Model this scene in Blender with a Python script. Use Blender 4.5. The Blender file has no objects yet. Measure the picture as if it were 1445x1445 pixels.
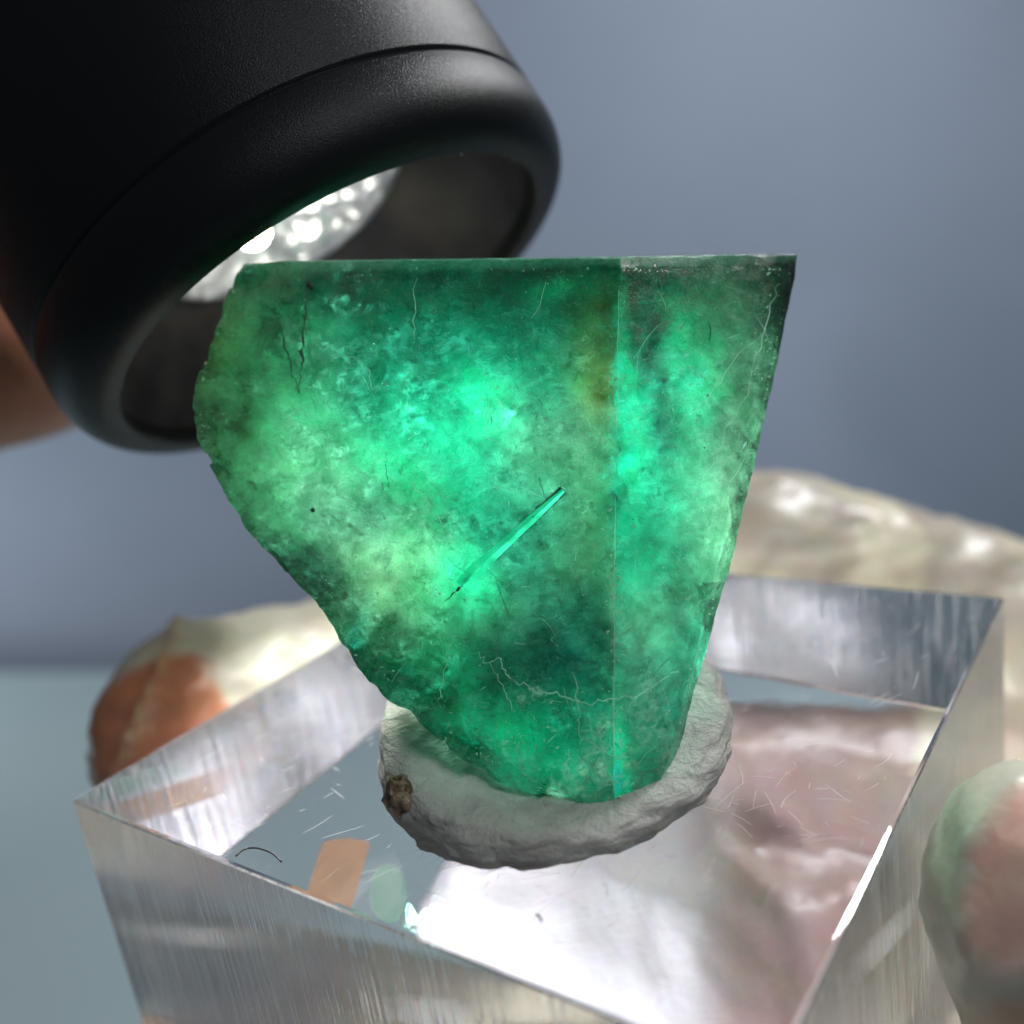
import bpy, bmesh, math, random
import numpy as np
from mathutils import Vector, Matrix, noise as mnoise

# ------------------------------------------------------------------ camera, world, lights, exposure
C = bpy.context.scene.collection
SC = bpy.context.scene
SC.unit_settings.scale_length = 0.01          # one unit is one centimetre
F_PX = 1380.0                                 # focal length in pixels of the 1445 px photograph
CAM = Vector((6.29831, -2.79169, 3.33813))
RIGHT = Vector((0.81108172, 0.5662307, -0.14672843)).normalized()
DOWN = Vector((0.04793535, -0.31434597, -0.94809747)).normalized()
FWD = Vector((-0.58296539, 0.76195105, -0.28210273)).normalized()

def ray(px, py):
    return FWD + RIGHT * ((px - 722.5) / F_PX) + DOWN * ((py - 722.5) / F_PX)
def at(px, py, d):
    return CAM + ray(px, py) * d
def at_z(px, py, z):
    r = ray(px, py)
    return CAM + r * ((z - CAM.z) / r.z)
def cv(v):
    return RIGHT * v[0] + DOWN * v[1] + FWD * v[2]

cam_data = bpy.data.cameras.new('camera')
cam = bpy.data.objects.new('camera', cam_data); C.objects.link(cam); SC.camera = cam
M3 = Matrix((RIGHT, -DOWN, -FWD)).transposed()
cam.matrix_world = Matrix.Translation(CAM) @ M3.to_4x4()
cam_data.sensor_width = 36; cam_data.lens = 36 * F_PX / 1445
cam_data.clip_start = 0.05; cam_data.clip_end = 500
cam_data.dof.use_dof = True; cam_data.dof.focus_distance = 5.75; cam_data.dof.aperture_fstop = 0.21

SC.view_settings.view_transform = 'Standard'; SC.view_settings.look = 'None'
SC.view_settings.exposure = 0.35; SC.view_settings.gamma = 1
SC.cycles.use_denoising = True
SC.cycles.max_bounces = 14; SC.cycles.transmission_bounces = 12; SC.cycles.transparent_max_bounces = 24
SC.cycles.diffuse_bounces = 4; SC.cycles.glossy_bounces = 6; SC.cycles.volume_bounces = 1
SC.cycles.sample_clamp_indirect = 4; SC.cycles.sample_clamp_direct = 0
SC.cycles.blur_glossy = 0.6

w = bpy.data.worlds.new('World'); SC.world = w; w.use_nodes = True
bg = w.node_tree.nodes['Background']; bg.inputs[0].default_value = (0.40, 0.44, 0.52, 1); bg.inputs[1].default_value = 0.11

def area(name, loc, target, size, power, color):
    l = bpy.data.lights.new(name, 'AREA'); l.shape = 'RECTANGLE'; l.size = size[0]; l.size_y = size[1]
    l.energy = power; l.color = color
    o = bpy.data.objects.new(name, l); C.objects.link(o); o.location = loc
    o.rotation_euler = (Vector(target) - Vector(loc)).to_track_quat('-Z', 'Y').to_euler()
    return o
# the window, up on the right and beyond the stone
area('window_light', CAM + cv((9, -13, 7.5)), CAM + cv((0.5, 0.8, 6.5)), (5, 5), 260, (1.0, 0.97, 0.92))
# soft light of the room from the side of the viewer
area('room_light', CAM + cv((5, -9, -4)), CAM + cv((0.5, 0.5, 6)), (5, 5), 720, (0.88, 0.94, 1.0))
# added fill spot, low on the left, brightening the fingers under the block
dl = bpy.data.lights.new('under_block_fill', 'SPOT'); dl.energy = 8000; dl.spot_size = math.radians(38); dl.spot_blend = .5; dl.shadow_soft_size = .5; dl.color = (.95, .93, 1)
dlo = bpy.data.objects.new('under_block_fill', dl); C.objects.link(dlo); dlo.location = CAM + cv((-5, 7.6, -1))
dlo.rotation_euler = (at(850, 1440, 9.6) - dlo.location).to_track_quat('-Z', 'Y').to_euler()
# added overhead light that brightens the wall, table and gloves
area('overhead_fill', CAM + cv((18, -32, 18)), CAM + cv((0, 6, 24)), (4.5, 4.5), 9500, (0.97, 0.98, 1.0))

# added fill light out of view on the left, brightening the wall
area('wall_fill', CAM + cv((-34, 6, 34)), CAM + cv((-20, 4, 52)), (10, 10), 1500, (0.97, 0.98, 1.0))

# flashlight frame, shared by its own lamp and by its builder
FS = 1.067
FN = cv((0.53, 0.8415, -0.105)).normalized()
FC = at(483.5, 444.5, 7.5 * FS)

# ------------------------------------------------------------------ helpers
def tag(o, label=None, cat=None, group=None, kind=None):
    if label: o['label'] = label
    if cat: o['category'] = cat
    if group: o['group'] = group
    if kind: o['kind'] = kind
    return o
def empty(name, loc, label, cat, group=None):
    o = bpy.data.objects.new(name, None); C.objects.link(o); o.location = loc
    o.empty_display_size = 0.3
    return tag(o, label, cat, group)
def link(name, me, mat, parent=None, smooth=True):
    if mat is not None and len(me.materials) == 0:
        for m in (mat if isinstance(mat, (list, tuple)) else [mat]): me.materials.append(m)
    if smooth: me.shade_smooth()
    o = bpy.data.objects.new(name, me); C.objects.link(o)
    if parent is not None:
        o.parent = parent; o.matrix_parent_inverse = Matrix.Translation(-parent.location)
    return o
def mesh(name, vs, fs):
    me = bpy.data.meshes.new(name); me.from_pydata([tuple(v) for v in vs], [], fs); me.update(); return me

_rng = np.random.default_rng(7)
_T = _rng.random(65536).astype(np.float32)
def vnoise(p, seed=0):
    i = np.floor(p).astype(np.int64); f = p - i; f = f * f * (3 - 2 * f)
    def h(a, b, c): return _T[((a * 73856093) ^ (b * 19349663) ^ (c * 83492791) ^ (seed * 2654435)) & 65535]
    x, y, z = i[..., 0], i[..., 1], i[..., 2]; fx, fy, fz = f[..., 0], f[..., 1], f[..., 2]
    r = 0
    for dx in (0, 1):
        for dy in (0, 1):
            for dz in (0, 1):
                r = r + h(x + dx, y + dy, z + dz) * (fx if dx else 1 - fx) * (fy if dy else 1 - fy) * (fz if dz else 1 - fz)
    return r
def fbm(p, seed=0, octv=4, gain=0.5):
    p = np.asarray(p, float); a = 1; s = 0; t = 0
    for k in range(octv):
        s = s + a * vnoise(p * 2 ** k + 13.7 * k, seed + k); t += a; a *= gain
    return s / t          # 0..1

class NT:
    def __init__(s, name):
        s.m = bpy.data.materials.new(name); s.m.use_nodes = True; s.t = s.m.node_tree; s.t.nodes.clear()
        s.out = s.n('ShaderNodeOutputMaterial')
    def n(s, ty, **kw):
        nd = s.t.nodes.new(ty)
        for k, v in kw.items(): setattr(nd, k, v)
        return nd
    def l(s, a, b): s.t.links.new(a, b)
    def set(s, nd, **kw):
        for k, v in kw.items():
            k = k.replace('_', ' ')
            i = nd.inputs[k]
            if hasattr(v, 'is_linked') or isinstance(v, bpy.types.NodeSocket): s.l(v, i)
            else: i.default_value = v
        return nd
    def noise(s, scale, detail=4, rough=0.5, dist=0, vec=None):
        nd = s.n('ShaderNodeTexNoise'); s.set(nd, Scale=scale, Detail=detail, Roughness=rough, Distortion=dist)
        if vec is not None: s.l(vec, nd.inputs['Vector'])
        return nd
    def obj(s, scale=(1, 1, 1), rot=(0, 0, 0)):
        tc = s.n('ShaderNodeTexCoord'); mp = s.n('ShaderNodeMapping')
        mp.inputs['Scale'].default_value = scale; mp.inputs['Rotation'].default_value = rot
        s.l(tc.outputs['Object'], mp.inputs['Vector']); return mp.outputs[0]
    def ramp(s, fac, stops):
        r = s.n('ShaderNodeValToRGB'); e = r.color_ramp.elements
        while len(e) < len(stops): e.new(0.5)
        for el, (p, c) in zip(e, stops):
            el.position = p; el.color = c if len(c) == 4 else (*c, 1)
        s.l(fac, r.inputs[0]); return r.outputs[0]
    def math(s, op, a, b=0.0, clamp=False):
        nd = s.n('ShaderNodeMath', operation=op); nd.use_clamp = clamp
        for i, v in enumerate((a, b)):
            if isinstance(v, bpy.types.NodeSocket): s.l(v, nd.inputs[i])
            else: nd.inputs[i].default_value = v
        return nd.outputs[0]
    def mix(s, fac, a, b):
        nd = s.n('ShaderNodeMixShader')
        if isinstance(fac, bpy.types.NodeSocket): s.l(fac, nd.inputs[0])
        else: nd.inputs[0].default_value = fac
        s.l(a, nd.inputs[1]); s.l(b, nd.inputs[2]); return nd.outputs[0]
    def mixc(s, fac, a, b, mode='MIX'):
        nd = s.n('ShaderNodeMix', data_type='RGBA', blend_type=mode)
        for i, v in ((0, fac), (6, a), (7, b)):
            if isinstance(v, bpy.types.NodeSocket): s.l(v, nd.inputs[i])
            else: nd.inputs[i].default_value = v if i == 0 else (*v[:3], 1)
        return nd.outputs[2]
    def bump(s, h, strength=0.3, dist=0.02, normal=None):
        b = s.n('ShaderNodeBump'); b.inputs['Strength'].default_value = strength; b.inputs['Distance'].default_value = dist
        s.l(h, b.inputs['Height'])
        if normal is not None: s.l(normal, b.inputs['Normal'])
        return b.outputs[0]
    def pr(s, **kw):
        p = s.n('ShaderNodeBsdfPrincipled')
        for k, v in kw.items():
            i = p.inputs[k]
            if isinstance(v, bpy.types.NodeSocket): s.l(v, i)
            elif isinstance(v, tuple) and len(v) == 3 and i.type == 'RGBA': i.default_value = (*v, 1)
            else: i.default_value = v
        return p.outputs[0]
    def done(s, surf=None, vol=None):
        if surf is not None: s.l(surf, s.out.inputs['Surface'])
        if vol is not None: s.l(vol, s.out.inputs['Volume'])
        return s.m
def P(**kw): return kw
def simple(name, col, rough=0.5, **kw):
    t = NT(name)
    return t.done(t.pr(**{'Base Color': col, 'Roughness': rough, **kw}))

# ------------------------------------------------------------------ materials
def m_wall():
    t = NT('painted_wall'); n = t.noise(0.12, 3, 0.6, vec=t.obj())
    c = t.mixc(n.outputs['Fac'], (0.29, 0.35, 0.45), (0.35, 0.41, 0.51))
    return t.done(t.pr(**{'Base Color': c, 'Roughness': 0.8}))
def m_table():
    t = NT('table_top'); n = t.noise(0.15, 3, 0.6, vec=t.obj())
    c = t.mixc(n.outputs['Fac'], (0.42, 0.55, 0.58), (0.50, 0.62, 0.63))
    return t.done(t.pr(**{'Base Color': c, 'Roughness': 0.7}))
def m_acrylic(saw):
    t = NT('sawn_acrylic' if saw else 'polished_acrylic')
    g = t.n('ShaderNodeBsdfGlass'); g.inputs['IOR'].default_value = 1.49
    g.inputs['Color'].default_value = (0.985, 0.985, 0.995, 1)
    if saw:
        v = t.obj(scale=(11, 11, 0.14)); a = t.noise(3.0, 5, 0.6, vec=v)
        v2 = t.obj(scale=(30, 30, 0.4), rot=(0.06, 0.04, 0)); b = t.noise(2.0, 3, 0.6, vec=v2)
        v3 = t.obj(scale=(1.2, 1.2, 1.2)); d = t.noise(1.6, 2, vec=v3)
        ga = t.ramp(a.outputs['Fac'], [(.56, (0, 0, 0)), (.66, (1, 1, 1))]); gb = t.ramp(b.outputs['Fac'], [(.58, (0, 0, 0)), (.68, (1, 1, 1))])
        h = t.math('ADD', t.math('MULTIPLY', ga, 0.22), t.math('MULTIPLY', gb, 0.10)); h = t.math('ADD', h, t.math('MULTIPLY', a.outputs['Fac'], 0.22))
        t.l(t.bump(h, 0.42, 0.032), g.inputs['Normal'])
        g.inputs['Roughness'].default_value = 0.0
        return t.done(g.outputs[0])
    v = t.obj(); a = t.noise(1.2, 2, vec=v)
    b = t.noise(7, 4, 0.6, vec=v)
    h = t.math('ADD', a.outputs['Fac'], t.math('MULTIPLY', b.outputs['Fac'], 0.05))
    t.l(t.bump(h, 0.10, 0.05), g.inputs['Normal'])
    g.inputs['Roughness'].default_value = 0.0
    return t.done(g.outputs[0])
def m_scratch():
    t = NT('scratch_mark')
    return t.done(t.mix(0.32, t.n('ShaderNodeBsdfTransparent').outputs[0], t.pr(**{'Base Color': (0.85, 0.86, 0.9), 'Roughness': 0.35})))
def m_putty():
    t = NT('grey_putty'); v = t.obj()
    n1 = t.noise(2.2, 5, 0.65, vec=v); n2 = t.noise(9, 6, 0.7, vec=v); n3 = t.noise(38, 4, 0.7, vec=v)
    vs = t.obj(scale=(2.0, 2.0, 9.0), rot=(0.2, 0.25, 0.4)); n4 = t.noise(1.6, 6, 0.65, 1.2, vec=vs)
    c = t.ramp(n1.outputs['Fac'], [(0.3, (0.33, 0.315, 0.28)), (0.7, (0.55, 0.535, 0.485))])
    c = t.mixc(t.ramp(n4.outputs['Fac'], [(0.57, (0, 0, 0)), (0.72, (0.6, 0.6, 0.6))]), c, (0.17, 0.165, 0.155))
    h = t.math('ADD', t.math('MULTIPLY', n2.outputs['Fac'], 0.8), t.math('MULTIPLY', n4.outputs['Fac'], 1.3))
    nb = t.bump(h, 0.8, 0.06); nb = t.bump(n3.outputs['Fac'], 0.6, 0.014, nb)
    return t.done(t.pr(**{'Base Color': c, 'Roughness': 0.62, 'Subsurface Weight': 0.12, 'Subsurface Scale': 0.1, 'Normal': nb, 'Specular IOR Level': 0.35}))
def m_grit():
    t = NT('brown_grit'); n = t.noise(14, 5, 0.7, vec=t.obj())
    c = t.ramp(n.outputs['Fac'], [(0.35, (0.03, 0.02, 0.015)), (0.55, (0.22, 0.15, 0.08)), (0.75, (0.55, 0.48, 0.36))])
    return t.done(t.pr(**{'Base Color': c, 'Roughness': 0.6, 'Normal': t.bump(n.outputs['Fac'], 0.8, 0.03)}))
def m_black():
    t = NT('black_anodised_metal'); v = t.obj()
    n = t.noise(55, 3, 0.7, vec=v)
    v2 = t.obj(scale=(1, 1, 1)); n2 = t.noise(120, 2, 0.5, vec=v2)
    nb = t.bump(n.outputs['Fac'], 0.3, 0.008); nb = t.bump(n2.outputs['Fac'], 0.6, 0.006, nb)
    return t.done(t.pr(**{'Base Color': (0.007, 0.008, 0.008), 'Roughness': 0.33, 'Normal': nb, 'Specular IOR Level': 0.15}))
def m_funnel():
    t = NT('dark_glossy_funnel'); n = t.noise(2.5, 3, 0.6, vec=t.obj())
    c = t.ramp(n.outputs['Fac'], [(0.35, (0.010, 0.010, 0.012)), (0.7, (0.028, 0.026, 0.027))])
    return t.done(t.pr(**{'Base Color': c, 'Roughness': 0.35}))
def m_reflector():
    t = NT('frosted_reflector'); v = t.obj(); vor = t.n('ShaderNodeTexVoronoi'); vor.inputs['Scale'].default_value = 4.5; t.l(v, vor.inputs['Vector']); n = t.noise(1.8, 4, 0.6, 1.5, vec=v)
    c = t.ramp(n.outputs['Fac'], [(0.34, (0.32, 0.35, 0.42)), (0.62, (0.80, 0.84, 0.95))])
    return t.done(t.pr(**{'Base Color': c, 'Roughness': 0.32, 'Metallic': 0.6, 'Normal': t.bump(vor.outputs['Distance'], 0.6, 0.10)}))
def m_glove(name='latex_glove'):
    t = NT(name); at_ = t.n('ShaderNodeAttribute', attribute_name='Tone')
    n = t.noise(3.5, 4, 0.6, vec=t.obj())
    c = t.mixc(0.25, at_.outputs['Color'], n.outputs['Color'], 'SOFT_LIGHT')
    nb = t.bump(n.outputs['Fac'], 0.3, 0.08)
    return t.done(t.pr(**{'Base Color': c, 'Roughness': 0.38, 'Subsurface Weight': 0.35, 'Subsurface Radius': (1.0, 0.55, 0.35), 'Subsurface Scale': 0.25, 'Normal': nb}))

def m_crystal_skin():
    t = NT('emerald_surface'); v = t.obj()
    at_ = t.n('ShaderNodeAttribute', attribute_name='Zone'); sp = t.n('ShaderNodeAttribute', attribute_name='Haze')
    n1 = t.noise(9, 8, 0.72, 0.6, vec=v); n2 = t.noise(48, 5, 0.7, vec=v)
    vw = t.obj(scale=(3, 3, 12), rot=(0.3, 0.8, 0.3)); n3 = t.noise(3, 6, 0.65, 1.0, vec=vw)
    c = t.mixc(t.ramp(n1.outputs['Fac'], [(0.50, (0, 0, 0)), (0.74, (0.28, 0.28, 0.28))]), at_.outputs['Color'], (0.30, 0.86, 0.62))
    vo = t.n('ShaderNodeTexVoronoi', feature='DISTANCE_TO_EDGE'); vo.inputs['Scale'].default_value = 3.2
    wd = t.n('ShaderNodeVectorMath', operation='MULTIPLY_ADD'); t.l(t.noise(2.5, 6, .7, vec=v).outputs['Color'], wd.inputs[0]); wd.inputs[1].default_value = (1.1, 1.1, 1.1); t.l(v, wd.inputs[2]); t.l(wd.outputs[0], vo.inputs['Vector'])
    line = t.ramp(vo.outputs['Distance'], [(0.0, (1, 1, 1)), (0.012, (0, 0, 0))])
    gate = t.ramp(t.noise(2.1, 2, vec=v).outputs['Fac'], [(.50, (0, 0, 0)), (.62, (.7, .7, .7))])
    c = t.mixc(t.math('MULTIPLY', line, gate), c, (.55, .95, .72))
    dk = t.ramp(t.noise(7, 9, .75, 2.0, vec=v).outputs['Fac'], [(.54, (0, 0, 0)), (.66, (.6, .6, .6))])
    c = t.mixc(dk, c, (0.0, .12, .085))
    nb = t.bump(n1.outputs['Fac'], 0.5, 0.06); nb = t.bump(n2.outputs['Fac'], 0.4, 0.008, nb)
    tr = t.n('ShaderNodeBsdfTranslucent'); t.l(c, tr.inputs[0]); t.l(nb, tr.inputs['Normal'])
    df = t.n('ShaderNodeBsdfDiffuse'); t.l(c, df.inputs[0]); t.l(nb, df.inputs['Normal'])
    body = t.mix(0.12, tr.outputs[0], df.outputs[0])
    trans = t.n('ShaderNodeBsdfTransparent'); trans.inputs[0].default_value = (0.93, 1.0, 0.96, 1)
    a = t.math('ADD', t.math('MULTIPLY', t.math('SUBTRACT', n3.outputs['Fac'], 0.42), 0.9), t.math('MULTIPLY', t.math('SUBTRACT', n1.outputs['Fac'], 0.47), 2.4))
    a = t.math('ADD', sp.outputs['Fac'], a, True)
    s = t.mix(a, trans.outputs[0], body)
    fr = t.n('ShaderNodeFresnel'); fr.inputs['IOR'].default_value = 1.45; t.l(nb, fr.inputs['Normal'])
    gl = t.n('ShaderNodeBsdfGlossy'); gl.inputs['Roughness'].default_value = 0.12; t.l(nb, gl.inputs['Normal'])
    s = t.mix(t.math('MULTIPLY', fr.outputs[0], 0.22), s, gl.outputs[0])
    va = t.n('ShaderNodeVolumeAbsorption'); va.inputs['Color'].default_value = (0.0, 0.84, 0.66, 1); va.inputs['Density'].default_value = 0.62
    return t.done(s, va.outputs[0])
def m_veil():
    t = NT('emerald_inner_cloud'); v = t.obj()
    at_ = t.n('ShaderNodeAttribute', attribute_name='Zone'); sp = t.n('ShaderNodeAttribute', attribute_name='Haze')
    gm_ = t.n('ShaderNodeGamma'); gm_.inputs['Gamma'].default_value = .85; t.l(at_.outputs['Color'], gm_.inputs['Color']); vc = t.mixc(.15, gm_.outputs[0], (.3, 1.0, .75))
    n1 = t.noise(5, 8, 0.7, 1.2, vec=v)
    vw = t.obj(scale=(5, 5, 20), rot=(0.9, 0.4, 1.1)); n3 = t.noise(1.5, 6, 0.65, 1.5, vec=vw)
    tr = t.n('ShaderNodeBsdfTranslucent'); t.l(vc, tr.inputs[0])
    df = t.n('ShaderNodeBsdfDiffuse'); t.l(vc, df.inputs[0])
    body = t.mix(0.2, tr.outputs[0], df.outputs[0])
    trans = t.n('ShaderNodeBsdfTransparent'); trans.inputs[0].default_value = (1, 1, 1, 1)
    a = t.math('ADD', t.math('MULTIPLY', t.math('SUBTRACT', n3.outputs['Fac'], 0.45), 1.5), t.math('MULTIPLY', t.math('SUBTRACT', n1.outputs['Fac'], 0.55), 4.5))
    a = t.math('ADD', sp.outputs['Fac'], a, True)
    return t.done(t.mix(a, trans.outputs[0], body))
def m_incl(name, col, trans_w=0.6, rough=0.2):
    t = NT(name)
    tr = t.n('ShaderNodeBsdfTranslucent'); tr.inputs[0].default_value = (*col, 1)
    p = t.pr(**{'Base Color': col, 'Roughness': rough})
    return t.done(t.mix(trans_w, p, tr.outputs[0]))

# ------------------------------------------------------------------ setting: wall and table behind
pitch = math.radians(15)
up_g = (-DOWN * math.cos(pitch) - FWD * math.sin(pitch)).normalized()
fw_g = (FWD * math.cos(pitch) - DOWN * math.sin(pitch)).normalized()
edge = at(0, 948, 46)
def quad_slab(name, o, ax, ay, az, x0, x1, y0, y1, th, mat):
    vs = []
    for k in (0, -th):
        for a, b in ((x0, y0), (x1, y0), (x1, y1), (x0, y1)): vs.append(o + ax * a + ay * b + az * k)
    fs = [(0, 1, 2, 3), (7, 6, 5, 4), (0, 4, 5, 1), (1, 5, 6, 2), (2, 6, 7, 3), (3, 7, 4, 0)]
    ob = link(name, mesh(name, vs, fs), mat, smooth=False); ob['kind'] = 'structure'; return ob
o0 = CAM + fw_g * (edge - CAM).dot(fw_g) + up_g * (edge - CAM).dot(up_g)
quad_slab('tabletop', o0, RIGHT, -fw_g, up_g, -70, 70, 0, 110, 1.5, m_table())
quad_slab('wall', o0 + fw_g * 6 - up_g * 40, RIGHT, up_g, -fw_g, -140, 140, 0, 120, 1.5, m_wall())

# ------------------------------------------------------------------ acrylic block
BH = 2.65; BS = 4.96
block = empty('acrylic_block', (2.5, BS / 2, -BH), 'thick square block of clear scratched acrylic under the green crystal', 'block')
bm = bmesh.new(); bmesh.ops.create_cube(bm, size=1)
for v_ in bm.verts: v_.co = Vector((v_.co.x * 5 + 2.5, v_.co.y * BS + BS / 2, v_.co.z * BH - BH / 2))
bmesh.ops.bevel(bm, geom=list(bm.edges), offset=0.022, segments=2, affect='EDGES', profile=0.6)
for f in bm.faces: f.material_index = 1 if abs(f.normal.z) < 0.5 else 0
me = bpy.data.meshes.new('block_body'); bm.to_mesh(me); bm.free()
link('block_body', me, [m_acrylic(False), m_acrylic(True)], block, smooth=False)
def refr(px, py, z):
    """where the line of sight through the top face meets the level z inside the acrylic"""
    p = at_z(px, py, 0); d = ray(px, py).normalized(); h = Vector((d.x, d.y, 0)) / 1.49
    d2 = Vector((h.x, h.y, -math.sqrt(1 - h.length_squared))); return p + d2 * (z / d2.z)
def light_patch(name, pxs, mat, label):  # spots of refracted light in the block, built as thin coloured film
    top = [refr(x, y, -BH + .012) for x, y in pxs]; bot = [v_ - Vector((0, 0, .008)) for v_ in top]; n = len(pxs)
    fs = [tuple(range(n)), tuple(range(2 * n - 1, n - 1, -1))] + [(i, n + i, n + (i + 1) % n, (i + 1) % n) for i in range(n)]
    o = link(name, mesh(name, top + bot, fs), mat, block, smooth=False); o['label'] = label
def m_light_film(name, col, k):
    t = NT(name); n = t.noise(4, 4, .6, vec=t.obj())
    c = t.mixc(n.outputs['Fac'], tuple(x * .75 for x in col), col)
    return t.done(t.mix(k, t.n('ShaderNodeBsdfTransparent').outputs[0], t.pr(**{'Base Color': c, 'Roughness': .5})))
light_patch('orange_patch', [(462, 1186), (490, 1183), (516, 1186), (521, 1192), (514, 1222), (503, 1258), (490, 1290), (462, 1281), (436, 1270), (433, 1262), (443, 1226), (455, 1192)], m_light_film('orange_light_film', (1.0, .55, .28), .5), 'small orange patch of refracted light, built as film under the left part of the block')
light_patch('green_patch', [(548 + 27 * math.cos(a * .5236), 1262 + 44 * math.sin(a * .5236)) for a in range(12)], m_light_film('green_light_film', (.55, .88, .70), .4), 'small round pale green patch of refracted light, built as film beside the orange one')
rnd = random.Random(3)
def ribbons(lines, wd, z):
    vs, fs = [], []
    for pts in lines:
        n0 = len(vs)
        for i, p in enumerate(pts):
            a = pts[min(i + 1, len(pts) - 1)]; b = pts[max(i - 1, 0)]
            t = Vector((a[0] - b[0], a[1] - b[1], 0)).normalized(); s = Vector((-t.y, t.x, 0))
            k = wd * (0.3 + 0.7 * math.sin(math.pi * (i + .5) / len(pts)))
            vs += [Vector((p[0], p[1], z)) + s * k, Vector((p[0], p[1], z)) - s * k]
        for i in range(len(pts) - 1): fs.append((n0 + 2 * i, n0 + 2 * i + 1, n0 + 2 * i + 3, n0 + 2 * i + 2))
    return vs, fs
lines = []
def inside(x, y): return 0.06 < x < 4.94 and 0.06 < y < BS - 0.06
def scratch(x, y, a, ln, curve):
    n = max(3, int(ln / 0.06)); pts = []
    for i in range(n):
        if not inside(x, y): break
        pts.append((x, y)); x += math.cos(a) * ln / n; y += math.sin(a) * ln / n; a += curve + rnd.gauss(0, 0.06)
    if len(pts) >= 2: lines.append(pts)
for i in range(420):
    x = rnd.uniform(0, 5); y = rnd.uniform(0, 5)
    scratch(x, y, rnd.gauss(0.9, 0.8), rnd.choice((0.04, 0.08, 0.12, 0.25)) * rnd.uniform(0.5, 1.5), rnd.gauss(0, 0.05))
for i in range(30):     # worn patch to the right of the putty
    p = at_z(rnd.gauss(1110, 70), rnd.gauss(1130, 60), 0)
    scratch(p.x, p.y, rnd.choice((rnd.gauss(2.2, 0.5), rnd.gauss(0.4, 0.5))), rnd.uniform(0.08, 0.35), rnd.gauss(0, 0.09))
for i in range(60):
    p = at_z(rnd.gauss(640, 90), rnd.gauss(1225, 40), 0)
    scratch(p.x, p.y, rnd.gauss(0.95, 0.4), rnd.uniform(0.08, 0.4), rnd.gauss(0, 0.04))
vs, fs = ribbons(lines, 0.0022, 0.002)
o = link('scratch_marks', mesh('scratch_marks', vs, fs), m_scratch(), block, smooth=False); o['kind'] = 'stuff'

def tube(pts, r, seg=6):
    vs, fs = [], []; n = len(pts)
    for i, p in enumerate(pts):
        p = Vector(p); t = (Vector(pts[min(i + 1, n - 1)]) - Vector(pts[max(i - 1, 0)])).normalized()
        u = t.orthogonal().normalized(); v = t.cross(u)
        rr = (r[i] if isinstance(r, (list, tuple)) else r)
        for k in range(seg):
            a = 2 * math.pi * k / seg; vs.append(p + (u * math.cos(a) + v * math.sin(a)) * rr)
    for i in range(n - 1):
        for k in range(seg):
            fs.append((i * seg + k, i * seg + (k + 1) % seg, (i + 1) * seg + (k + 1) % seg, (i + 1) * seg + k))
    fs.append(tuple(range(seg))[::-1]); fs.append(tuple((n - 1) * seg + k for k in range(seg)))
    return vs, fs
hair_m = simple('dark_fibre', (0.03, 0.035, 0.04), 0.5)
def fibre(pxs, label):
    pts = [at_z(x, y, 0.012) for x, y in pxs]; fine = []
    for i in range(len(pts) - 1):
        for k in range(4): fine.append(pts[i].lerp(pts[i + 1], k / 4))
    fine.append(pts[-1])
    for _ in range(6): fine = [fine[0]] + [(fine[k - 1] + fine[k] * 2 + fine[k + 1]) / 4 for k in range(1, len(fine) - 1)] + [fine[-1]]
    c0 = fine[0].copy()
    vs, fs = tube([p - c0 for p in fine], 0.006)
    o = link('dust_fibre', mesh('dust_fibre', vs, fs), hair_m); o.location = c0
    tag(o, label, 'fibre', 'dark fibres lying on the acrylic block')
fibre([(333, 1208), (342, 1198), (360, 1195), (372, 1199), (385, 1203), (397, 1216)], 'curved dark hair near the left front edge of the acrylic block')
fibre([(757, 1290), (762, 1294), (764, 1300)], 'tiny dark speck of lint lying over the white patch in front of the putty')

# ------------------------------------------------------------------ putty
PC = Vector((2.95, 1.66, 0))
putty = empty('putty_pad', PC, 'grey modelling putty pad pressed round the foot of the green crystal', 'putty')
nu, nv = 220, 90
vs, fs = [], []
ax_r = Vector((RIGHT.x, RIGHT.y, 0)).normalized(); ax_f = Vector((FWD.x, FWD.y, 0)).normalized()
prof = []
for j in range(nv + 1):
    s = j / nv
    if s < 0.45:                                   # outside wall, bulging
        a = s / 0.45 * math.pi - math.pi / 2
        prof.append((0.92 + 0.16 * math.cos(a) ** 0.8 if abs(math.cos(a)) > 1e-6 else 0.92, 0.235 + 0.235 * math.sin(a)))
    else:
        q = (s - 0.45) / 0.55; r = 0.92 * (1 - q)
        prof.append((r, 0.47 - 0.17 * min(1, q * 1.6) ** 1.3))
arr = []
for (r, z) in prof:
    for i in range(nu):
        a = 2 * math.pi * i / nu
        ca, sa = math.cos(a), math.sin(a)
        R = 0.965 + 0.035 * math.sin(2 * a + 0.5) + 0.02 * math.sin(3 * a + 2) + 0.012 * math.sin(7 * a)
        hz = 1 + 0.56 * sa - 0.08 * ca            # taller at the back, thin in front
        p = PC + ax_r * (ca * r * R * 1.05) + ax_f * (sa * r * R * 1.12); p.z = z * hz
        arr.append((p.x, p.y, p.z))
A = np.array(arr)
n_ = fbm(A * 3.0, 11, 4) - 0.5; n2_ = fbm(A * np.array([3, 3, 11]) + A[:, :1] * 2, 21, 4) - 0.5
dirn = A - np.array([PC.x, PC.y, 0.2]); dirn /= np.linalg.norm(dirn, axis=1)[:, None] + 1e-6
A = A + dirn * (n_ * 0.13 + n2_ * 0.10)[:, None]
A[:, 2] = np.maximum(A[:, 2], 0.006)
for j in range(nv):
    for i in range(nu):
        fs.append((j * nu + i, j * nu + (i + 1) % nu, (j + 1) * nu + (i + 1) % nu, (j + 1) * nu + i))
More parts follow.
